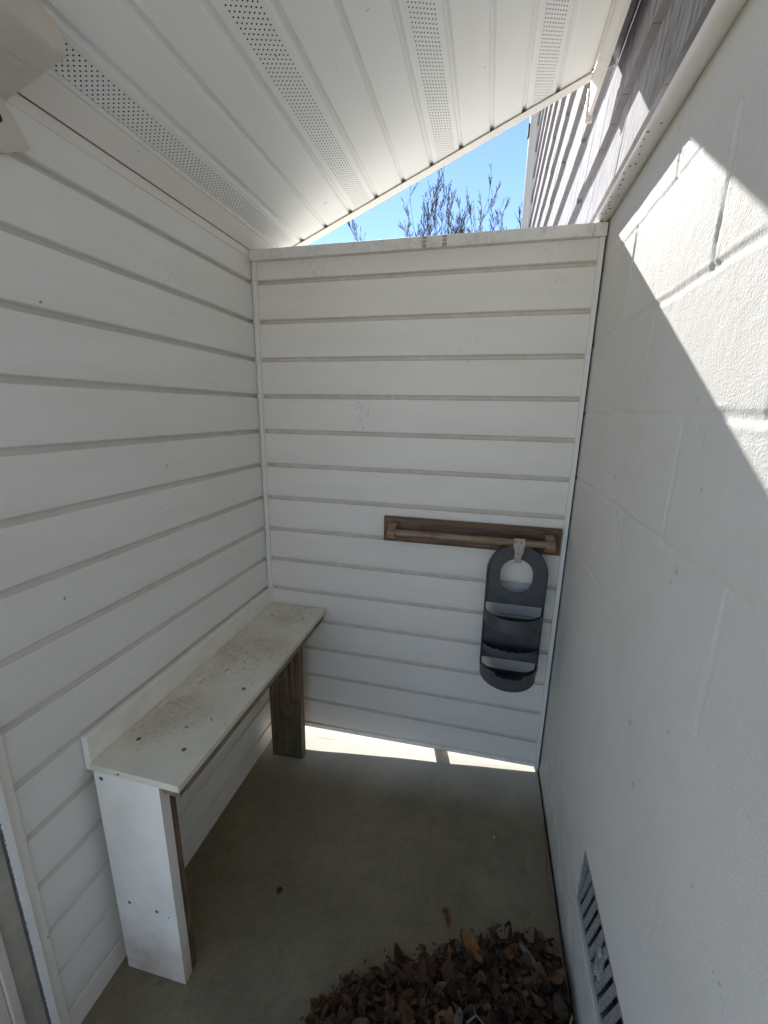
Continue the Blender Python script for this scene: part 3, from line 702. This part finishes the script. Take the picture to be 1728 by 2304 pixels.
# side rim that wraps the panel (a thin raised edge)
lp = out_loop(); mb = MB(); n = len(lp)
for i in range(n):
    p0, p1 = lp[i], lp[(i + 1) % n]
    nx0 = Vector((lp[i][0] - CX, 0)).normalized() if False else None
cen = lambda p: (CX, min(max(p[1], ZBT + HW), ZTP - HW))
ins = []
for p in lp:
    c = cen(p); d = Vector((p[0] - c[0], p[1] - c[1])); d.normalize(); ins.append((p[0] - d.x * 0.0028, p[1] - d.y * 0.0028))
for i in range(n):
    j = (i + 1) % n
    a, b_, c, d = lp[i], lp[j], ins[j], ins[i]
    yf0, yf1 = -0.0705, -0.0552
    mb.add([(a[0], yf0, Z(a[1])), (b_[0], yf0, Z(b_[1])), (c[0], yf0, Z(c[1])), (d[0], yf0, Z(d[1])), (a[0], yf1, Z(a[1])), (b_[0], yf1, Z(b_[1])), (c[0], yf1, Z(c[1])), (d[0], yf1, Z(d[1]))],
           [(0, 1, 2, 3), (0, 4, 5, 1), (3, 2, 6, 7)])
obj('rim', mb, m_caddy, CA, smooth='auto')
def tray(zfl_, zrim, depth, hw, top_scallop=0.0, notch=False, squash=None, label=None):
    mb = MB(); n = 48; o = 0; outer = []; th = 0.0028
    arc = [(CX + hw * math.cos(PI * i / n), -0.056 - depth * math.sin(PI * i / n), i / n) for i in range(n + 1)]
    arci = [(CX + (hw - th) * math.cos(PI * i / n), -0.056 - (depth - th) * math.sin(PI * i / n)) for i in range(n + 1)]
    V = []
    for (x, y, t), (xi, yi) in zip(arc, arci):
        zr = zrim
        if top_scallop: zr += top_scallop * math.sin(t * PI * 22)
        if notch and abs(t - 0.5) < 0.16: zr -= 0.012 + 0.002 * math.sin(t * 60)
        zb = zfl_
        if squash: zb = zfl_ - squash * math.sin(PI * t)
        V += [(x, y, Z(zb)), (x, y, Z(zr)), (xi, yi, Z(zr)), (xi, yi, Z(zb + 0.003))]
    m = len(arc); F = []
    for i in range(m - 1):
        for k in range(3): F.append((4 * i + k, 4 * (i + 1) + k, 4 * (i + 1) + k + 1, 4 * i + k + 1))
    mb.add(V, F, 0)
    # floor: slotted tray
    c0 = len(mb.v)
    mb.add([(CX, -0.056, Z(zfl_ + 0.003 - (squash or 0)))] + [(x, y, Z(zfl_ + 0.003 - (squash * math.sin(PI * i / n) if squash else 0))) for i, (x, y) in enumerate(arci)],
           [(0, i + 1, i + 2) for i in range(n)], 1)
    mb.add([(CX, -0.056, Z(zfl_ - (squash or 0)))] + [(x, y, Z(zfl_ - (squash * math.sin(PI * i / n) if squash else 0))) for i, (x, y, t) in enumerate(arc)],
           [(0, i + 2, i + 1) for i in range(n)], 0)
    ob = obj('tray', mb, [m_caddy, m_tray], CA, smooth='auto')
    if label: ob['label'] = label
    return ob
tray(-1.124, -1.0765, 0.098, 0.0975)
tray(-1.236, -1.214, 0.056, 0.0960, top_scallop=0.0022, label='ribbed soap tray')
for i in range(11):
    pass
mb = MB()                                                   # ribs inside the soap tray
for i in range(9):
    x = CX - 0.070 + i * 0.0175; dd = 0.055 * math.sqrt(max(0.05, 1 - ((x - CX) / 0.095) ** 2))
    mb.box(x - 0.002, x + 0.002, -0.056 - dd * 0.9, -0.058, Z(-1.2335), Z(-1.226))
obj('soap_ribs', mb, m_tray, CA)
tray(-1.332, -1.288, 0.086, 0.0965, notch=True, squash=0.015)
# fabric strap looped round the rod and through the handle
ST = MB(); n = 40
ctr = []
for i in range(n + 1):
    t = i / n; a = 2 * PI * t
    yy = -0.066 + 0.0165 * math.cos(a) * (1.0 if math.sin(a) > -0.2 else 0.75); zz = -0.862 + 0.042 * math.sin(a)
    if math.sin(a) > 0.3: yy = -0.070 + 0.0175 * math.cos(a)
    ctr.append((yy, zz))
wdt = lambda t: 0.0145 + 0.004 * math.sin(2 * PI * t) + 0.0015 * math.sin(2 * PI * t * 3)
m_ = 9; vv = []
for i in range(n):
    t = i / n
    for j in range(m_):
        s = -1 + 2 * j / (m_ - 1); fold = 0.0018 * math.sin(s * 7 + t * 9) 
        y, z = ctr[i]; d = Vector((y + 0.068, z + 0.862)).normalized()
        vv.append((0.966 + 0.0012 * math.sin(t * 40) + s * wdt(t) + 0.006 * (0.5 - t if t < .5 else t - .5) * 0.3, y + d.x * fold, Z(z + d.y * fold)))
ff = [(i * m_ + j, ((i + 1) % n) * m_ + j, ((i + 1) % n) * m_ + j + 1, i * m_ + j + 1) for i in range(n) for j in range(m_ - 1)]
ST.add(vv, ff); so_ = obj('fabric_strap', ST, m_fabric, None, smooth=True, loc=(0.966, -0.07, Z(-0.86)))
md = so_.modifiers.new('thick', 'SOLIDIFY'); md.thickness = 0.0018; md.offset = 0
tag(so_, 'faded beige fabric strap looped over the wooden rod, holding the caddy', 'strap')

# ------------------------------------------------------------------ bracket at top left, door post at bottom left
BK = thing('wall_bracket', (0.0, -0.80, Z(0.02)), 'cream plastic bracket with a rounded nose high on the left siding', 'bracket')
def rays(pts, x):                                            # outline measured on the part's own plane
    return pts
mb = MB()
# curved hood: its profile lies in the y-z plane, swept out from the wall and slightly upward
prof0 = [(-0.7785, 0.0785), (-0.7775, 0.082), (-0.7790, 0.090), (-0.7830, 0.099), (-0.790, 0.107), (-0.800, 0.1145), (-0.815, 0.1215), (-0.835, 0.128), (-0.87, 0.134), (-0.96, 0.138), (-0.96, 0.070), (-0.86, 0.072), (-0.80, 0.0755)]
def hood(p, t):
    k = t / 0.13
    return (t, p[0] + 0.014 * k, Z(p[1] + 0.054 * k))
steps = [0.0035, 0.079, 0.0805, 0.082, 0.128, 0.1315]
for a, b_ in zip(steps[:-1], steps[1:]):
    def fn(p, t, a=a, b_=b_):
        sh = 0.0
        if abs(t - 0.0805) < 1e-6: sh = -0.0035
        if abs(t - 0.1315) < 1e-6: sh = -0.0030
        q_ = hood(p, t); c = (-0.85, 0.12)
        d = Vector((p[0] - c[0], p[1] - c[1])); d.normalize()
        return (q_[0], q_[1] + d.x * sh, q_[2] + d.y * sh)
    mb.prism(prof0, a, b_, fn, caps=False)
pe = [fn(p, 0.1315) for p in prof0]; mb.add(pe, [tuple(range(len(pe)))])
HO = obj('hood', mb, m_cream, BK, smooth='auto')
mb = MB()
pf = [(-0.788, 0.078), (-0.753, 0.024), (-0.762, 0.016), (-0.80, -0.006), (-0.95, -0.02), (-0.95, 0.078)]
mb.prism(pf, 0.0035, 0.0125, lambda p, t: (t, p[0], Z(p[1]))); obj('flange', mb, m_cream, BK)
obj('screw_hole', disc((0.0125, -0.803, Z(0.045)), (1, 0, 0), 0.0085, 0.0008), m_rust, BK)

DP = thing('door_post', (0.0, -1.05, 0), 'grey-painted doorway post with a bright white edge strip at the left', 'post')
mb = MB(); mb.box(-0.06, 0.004, -1.0575, -1.0215, Z(-1.82), Z(0.09)); obj('post', mb, m_jamb, DP)
mb = MB(); mb.box(-0.02, 0.0100, -1.0175, -1.0035, Z(-1.80), Z(0.085), bev=0.001); obj('edge_strip', mb, m_jambw, DP)
mb = MB()
for i in range(700):
    z = Z(-1.8 + 1.88 * i / 700); mb.add([(0.004, -1.0175, z), (0.004, -1.0215, z), (0.0085 + random.uniform(-.002, .002), -1.0165 + random.uniform(-.002, .002), z + random.uniform(-.002, .002)), (0.004, -1.017, z + 0.004)], [(0, 2, 3), (1, 3, 2), (0, 1, 2)])
mb.box(-0.02, 0.003, -1.0215, -1.0185, Z(-1.8), Z(0.085)); obj('brush_seal', mb, m_brush, DP)
mb = MB(); mb.box(-0.06, 0.012, -1.074, -1.058, Z(-1.82), Z(0.09), bev=0.002); mb.box(-0.06, 0.006, -1.10, -1.0745, Z(-1.82), Z(0.09), bev=0.002); obj('casing', mb, m_casing, DP)

# ------------------------------------------------------------------ dry leaves and bits on the floor
def leaf(mb, c, L, wd, curl, fold, rot, mi=0, nseg=5):
    vs = []; R = rot.to_matrix()
    for i in range(nseg + 1):
        t = i / nseg; a = (t - 0.5) * curl; wl = wd * (math.sin(PI * min(1, t * 0.94 + 0.03)) ** 0.8) * (1.1 - 0.35 * t)
        if abs(curl) > 0.05: px = L / curl * math.sin(a); pz = L / curl * (1 - math.cos(a))
        else: px = (t - 0.5) * L; pz = 0
        for s in (-1, -0.5, 0, 0.5, 1):
            p = Vector((px, s * wl * (1 - 0.3 * fold), pz + abs(s) ** 1.3 * wl * fold + 0.06 * wl * math.sin(t * 11 + s * 3)))
            vs.append(tuple(Vector(c) + R @ p))
    fs = [(i * 5 + j, (i + 1) * 5 + j, (i + 1) * 5 + j + 1, i * 5 + j + 1) for i in range(nseg) for j in range(4)]
    mb.add(vs, fs, mi)
from mathutils import Euler
bound = [(0.515, -0.865), (0.55, -0.80), (0.615, -0.735), (0.70, -0.70), (0.79, -0.655), (0.88, -0.615), (0.98, -0.572), (1.05, -0.565), (1.115, -0.585)]
def edge_y(x):
    if x < 0.515: return -0.865 - (0.515 - x) * 1.6
    for (xa, ya), (xb, yb) in zip(bound[:-1], bound[1:]):
        if xa <= x <= xb: return ya + (yb - ya) * (x - xa) / (xb - xa)
    return bound[-1][1]
LM = MB()
nn = 40
def moundz(x, y):
    d = edge_y(x) - y
    return floor_z(x, y) + (-0.004 if d < 0.015 else 0.030 * min(1, (d - 0.015) / 0.12) ** 0.8) * 1.0 + (0.010 * nz(x * 14, y * 14) if d > 0.03 else 0)
vs = [(0.42 + (1.12 - 0.42) * i / nn, -1.35 + 0.82 * j / nn) for j in range(nn + 1) for i in range(nn + 1)]
LM.add([(x, y, moundz(x, y)) for x, y in vs], [(j * (nn + 1) + i, j * (nn + 1) + i + 1, (j + 1) * (nn + 1) + i + 1, (j + 1) * (nn + 1) + i) for j in range(nn) for i in range(nn)], 1)
k = 0
while k < 4200:
    x = random.uniform(0.42, 1.112); y = random.uniform(-1.3, -0.55)
    d = edge_y(x) - y + random.gauss(0, 0.012)
    if d < 0.004: continue
    if d < 0.05 and random.random() < 0.25: continue
    L = random.choice((0.007, 0.010, 0.014, 0.018, 0.022, 0.030, 0.045)) * random.uniform(0.8, 1.25); wd = L * random.uniform(0.16, 0.36)
    z = moundz(x, y) + random.uniform(0.002, 0.014) + (0.004 if d < 0.03 else 0.006)
    if x + L * 0.5 > 1.118: x = 1.118 - L * 0.5
    leaf(LM, (x, y, z), L, wd, random.uniform(-2.6, 2.6), random.uniform(-0.4, 1.0), Euler((random.gauss(0, 0.65), random.gauss(0, 0.5), random.uniform(0, 2 * PI))))
    k += 1
for i in range(90):                                         # crumbs scattered off the edge of the heap
    x = random.uniform(0.50, 1.10); y = edge_y(x) + abs(random.gauss(0, 0.016)); L = random.choice((0.003, 0.004, 0.006, 0.010))
    leaf(LM, (x, y, floor_z(x, y) + 0.0025), L, L * random.uniform(.25, .5), random.uniform(-1, 1), 0.3, Euler((random.gauss(0, .2), random.gauss(0, .2), random.uniform(0, 6.28))), nseg=2)
for i in range(90):                                          # stems and pine needles
    x = random.uniform(0.55, 1.08); y = random.uniform(-1.1, -0.62)
    if edge_y(x) - y < 0.03: continue
    a = random.uniform(0, PI); L = random.uniform(0.02, 0.07); z = moundz(x, y) + 0.016
    LM.tube([(x, y, z), (x + math.cos(a) * L / 2, y + math.sin(a) * L / 2, z + 0.004), (x + math.cos(a) * L, y + math.sin(a) * L, z + random.uniform(-.004, .006))], [0.0006, 0.0008, 0.0004], 5)
m_mould = flat('leaf_mould', (0.035, 0.022, 0.014), 0.95, 0, 90, 0.5)
tag(obj('leaf_litter', LM, [m_leaf, m_mould], fix=False), 'heap of brown dry leaves drifted against the foot of the block wall', 'leaves', kind='stuff')

def one(name, mb, mat, loc, label, cat, group=None, smooth=False):
    return tag(obj(name, mb, mat, None, smooth=smooth, loc=loc, fix=False), label, cat, group)
def leafm(name, c):
    m = flat(name, c, 0.85, 0, 90, 0.4); m.node_tree.nodes['Principled BSDF'].inputs['Specular IOR Level'].default_value = 0.1; return m
fx, fy = 0.826, -0.575; fz = floor_z(fx, fy)
mb = MB(); leaf(mb, (fx, fy, fz + 0.007), 0.052, 0.010, 1.0, 0.7, Euler((0.3, 0, 1.75))); leaf(mb, (fx - 0.008, fy + 0.014, fz + 0.008), 0.022, 0.009, 1.6, 0.6, Euler((0.5, 0.2, 0.6)))
one('dry_leaf', mb, leafm('tan_leaf', (0.20, 0.11, 0.05)), (fx, fy, fz), 'single curled tan leaf lying apart on bare concrete before the heap', 'leaf')
spots = [(0.895, -0.640, 0.075, 0.018, 0.7, 0.35, Euler((0.2, 0.1, -0.75)), (0.26, 0.12, 0.05), 'large orange-brown leaf on the back edge of the leaf heap'),
         (1.035, -0.640, 0.068, 0.010, 0.4, 0.5, Euler((0.7, 0.1, -0.75)), (0.17, 0.145, 0.115), 'long pale grey leaf near the block wall side of the heap'),
         (0.868, -0.795, 0.045, 0.012, 0.5, 0.3, Euler((-0.3, 0.1, 1.45)), (0.18, 0.145, 0.105), 'small pale grey leaf in the middle of the heap'),
         (0.655, -0.860, 0.062, 0.022, 0.9, 0.5, Euler((0.3, 0.4, 1.0)), (0.13, 0.105, 0.07), 'broad veined olive-brown leaf at the left edge of the heap'),
         (0.80, -0.905, 0.075, 0.016, 0.9, 0.5, Euler((0.1, 0.2, 0.35)), (0.24, 0.11, 0.05), 'curled tan leaf at the very front of the heap')]
for (x, y, L, wd, cu, fo, ro, c, lab) in spots:
    mb = MB(); z = moundz(x, y) + 0.026; leaf(mb, (x, y, z), L, wd, cu, fo, ro, nseg=8)
    one('dry_leaf', mb, leafm('leaf_tint', c), (x, y, z), lab, 'leaf', 'loose leaves on the floor', smooth=True)
mb = MB(); zz = moundz(0.95, -0.82) + 0.027
pts = [(0.885, -0.800, zz), (0.905, -0.786, zz + 0.006), (0.925, -0.796, zz + 0.003), (0.955, -0.800, zz), (0.985, -0.815, zz - 0.004), (1.02, -0.812, zz - 0.002), (1.05, -0.820, zz - .006)]
mb.tube(pts, [0.0024, 0.0020, 0.0018, 0.0017, 0.0015, 0.0013, 0.0008], 7); mb.tube([pts[1], (0.898, -0.775, zz + 0.010)], [0.002, 0.001], 6)
one('twig', mb, m_greystick, pts[0], 'crooked grey twig lying across the leaf heap', 'twig', smooth=True)
mb = MB(); s0 = (1.116, -0.235, floor_z(1.116, -.235) + 0.012)
mb.tube([s0, (1.110, -0.33, floor_z(1.11, -.33) + 0.010), (1.104, -0.455, floor_z(1.104, -.455) + 0.003)], [0.0014, 0.0018, 0.0010], 6)
one('pine_needle', mb, m_stick, s0, 'long brown needle leaning in the gap along the block wall', 'pine needle')
mb = MB(); s0 = (1.10, -0.58, floor_z(1.1, -.58) + 0.05)
mb.tube([s0, (1.112, -0.64, floor_z(1.11, -.64) + 0.04), (1.116, -0.70, floor_z(1.11, -.7) + 0.03)], [0.0010, 0.0014, 0.0008], 6)
one('pine_needle', mb, m_stick, s0, 'short brown needle standing over the heap beside the block wall', 'pine needle')
mb = MB(); s0 = (1.112, -0.735, moundz(1.11, -.735) + 0.03)
mb.tube([s0, (1.085, -0.79, moundz(1.085, -.79) + 0.03), (1.065, -0.83, moundz(1.065, -.83) + 0.03)], [0.0018, 0.0022, 0.0018], 6)
one('straw', mb, flat('straw_tan', (0.36, 0.29, 0.17), 0.7), s0, 'pale straw stalk on the heap at the foot of the wall', 'straw')
mb = MB(); bm = bmesh.new(); bmesh.ops.create_icosphere(bm, subdivisions=2, radius=0.0045)
px, py = 0.955, -0.313; pz = floor_z(px, py) + 0.003
for v in bm.verts: v.co = Vector((px + v.co.x * 0.8, py + v.co.y * 1.2, pz + v.co.z * 0.7)) * 1.0
bm.verts.index_update(); mb.add([v.co[:] for v in bm.verts], [[v.index for v in f.verts] for f in bm.faces]); bm.free()
one('pebble', mb, m_pebble, (px, py, pz), 'tiny pale pebble on the dark floor near the block wall', 'pebble', smooth=True)
mb = MB(); cx, cy_ = 0.330, -0.603; n = 18
vs = [(cx, cy_, floor_z(cx, cy_) + 0.0022)] + [(cx + 0.0085 * math.cos(2 * PI * i / n) * (1 + .15 * math.sin(i * 2.3)), cy_ + 0.0095 * math.sin(2 * PI * i / n), floor_z(cx, cy_) + 0.0016) for i in range(n)]
mb.add(vs, [(0, i + 1, (i + 1) % n + 1) for i in range(n)])
one('gum_spot', mb, m_rust, (cx, cy_, floor_z(cx, cy_)), 'small round dark blot stuck on the concrete floor', 'spot')
mb = MB(); x0, y0 = 0.135, -0.862
pts = [(x0 + 0.008 * math.cos(a), y0 + 0.006 * math.sin(a) - 0.002, floor_z(x0, y0) + 0.003 + 0.002 * math.sin(a * 2)) for a in [0.3 * i for i in range(14)]]
mb.tube(pts, [0.0012] * 14, 6)
one('curled_stem', mb, m_greystick, pts[0], 'tiny curled dry stem at the foot of the white bench leg', 'stem', smooth=True)

# ------------------------------------------------------------------ bare trees beyond the wall
def tree(name, base, stems, label, seed):
    r = random.Random(seed)
    T = thing(name, base, label, 'tree', 'bare trees beyond the back wall')
    tr = MB(); cr = MB(); B = Vector(base)
    def twig(p, d, L, rad, depth):
        n = max(2, int(L / 0.13)); pts = [p.copy()]; q = p.copy(); dd = d.copy()
        for i in range(n):
            dd = (dd + Vector((r.gauss(0, .09), r.gauss(0, .09), r.gauss(0, .05) + 0.035))).normalized(); q = q + dd * (L / n); pts.append(q.copy())
        rr = [max(0.0034, rad * (1 - 0.72 * i / n)) for i in range(n + 1)]
        cr.tube(pts, rr, 5 if depth < 2 else 3, caps=False)
        if depth < 3:
            nb = {0: 13, 1: 5, 2: 3, 3: 2}[depth]
            for b in range(nb):
                t = r.uniform(0.25, 1.0); i = min(n - 1, int(t * n)); pp = pts[i].lerp(pts[i + 1], t * n - i if t * n - i <= 1 else 1)
                a = r.uniform(0, 2 * PI); side = Vector((math.cos(a), math.sin(a), 0.25)).normalized()
                nd = (dd * 1.0 + side * r.uniform(0.2, 0.5)).normalized()
                twig(pp, nd, min(L * r.uniform(0.28, 0.5), 0.42 if depth == 0 else 9), rr[i] * 0.55 + 0.0008, depth + 1)
        if depth >= 2:
            for e_ in range(1 if r.random() < 0.45 else 0):          # seed heads
                s = r.uniform(0.008, 0.015); c = pts[-1] - dd * s * 2 * e_
                cr.tube([c - dd * s, c, c + dd * s], [0.002, s * 0.55, 0.001], 4, caps=False)
    for (bx, by, tx, ty, tz, rad) in stems:
        p0 = B + Vector((bx, by, 0)); top = Vector((tx, ty, tz)); mid = p0.lerp(top, 0.45) + Vector((r.gauss(0, .03), r.gauss(0, .03), 0.05))
        tr.tube([p0, p0.lerp(mid, .5), mid], [rad, rad * 0.8, rad * 0.62], 8)
        d = (top - mid); L = d.length; twig(mid, d.normalized(), L, rad * 0.55, 0)
    obj('trunk', tr, m_bark, T, smooth=True, fix=False); obj('crown', cr, m_bark, T, fix=False)
def at8(px, py, y=8.0):                                       # crown height measured at the tree's own distance
    d = F_ * 934.03 + R_ * (px - 864) - U_ * (py - 1152); C = Vector((0.83504, -1.44644, -0.4158 + ZO)); t = (y - C.y) / d.y; return C + d * t
st = []
for (px, py, dy_, rad) in ((893, 452, 0.3, .02), (938, 425, -.3, .022), (972, 410, 0.2, .026), (1018, 428, -.2, .022), (1048, 404, 0.1, .026), (1094, 418, -.1, .02), (955, 450, 0.5, .018), (1065, 470, -.4, .018), (1005, 470, .4, .018), (1030, 450, 0.0, .02), (910, 480, -.2, .016), (925, 455, .2, .016), (985, 440, -.4, .016), (1080, 460, .3, .014), (1040, 480, -.1, .014), (965, 490, .1, .014), (1020, 500, .5, .014), (898, 505, 0, .012)):
    p = at8(px, py, 8 + dy_); st.append((random.uniform(-.12, .12), random.uniform(-.1, .1), p.x, p.y, p.z, rad))
bx = at8(990, 560).x
tree('bare_tree', (bx, 8.0, Z(-1.96)), st, 'leafless tree with many upright seedy twigs against the blue sky', 3)
st = []
for (px, py, dy_, rad) in ((1117, 508, 0.3, .012), (1140, 500, -.3, .014), (1160, 492, 0.2, .018), (1172, 484, 0.2, .018), (1185, 490, 0.0, .018), (1150, 505, 0.0, .014)):
    p = at8(px, py, 9 + dy_); st.append((random.uniform(-.12, .12), random.uniform(-.1, .1), p.x, p.y, p.z, rad))
tree('bare_tree', (at8(1165, 560, 9).x, 9.0, Z(-1.96)), st, 'smaller bare tree whose twig tips show beside the downspout', 8)
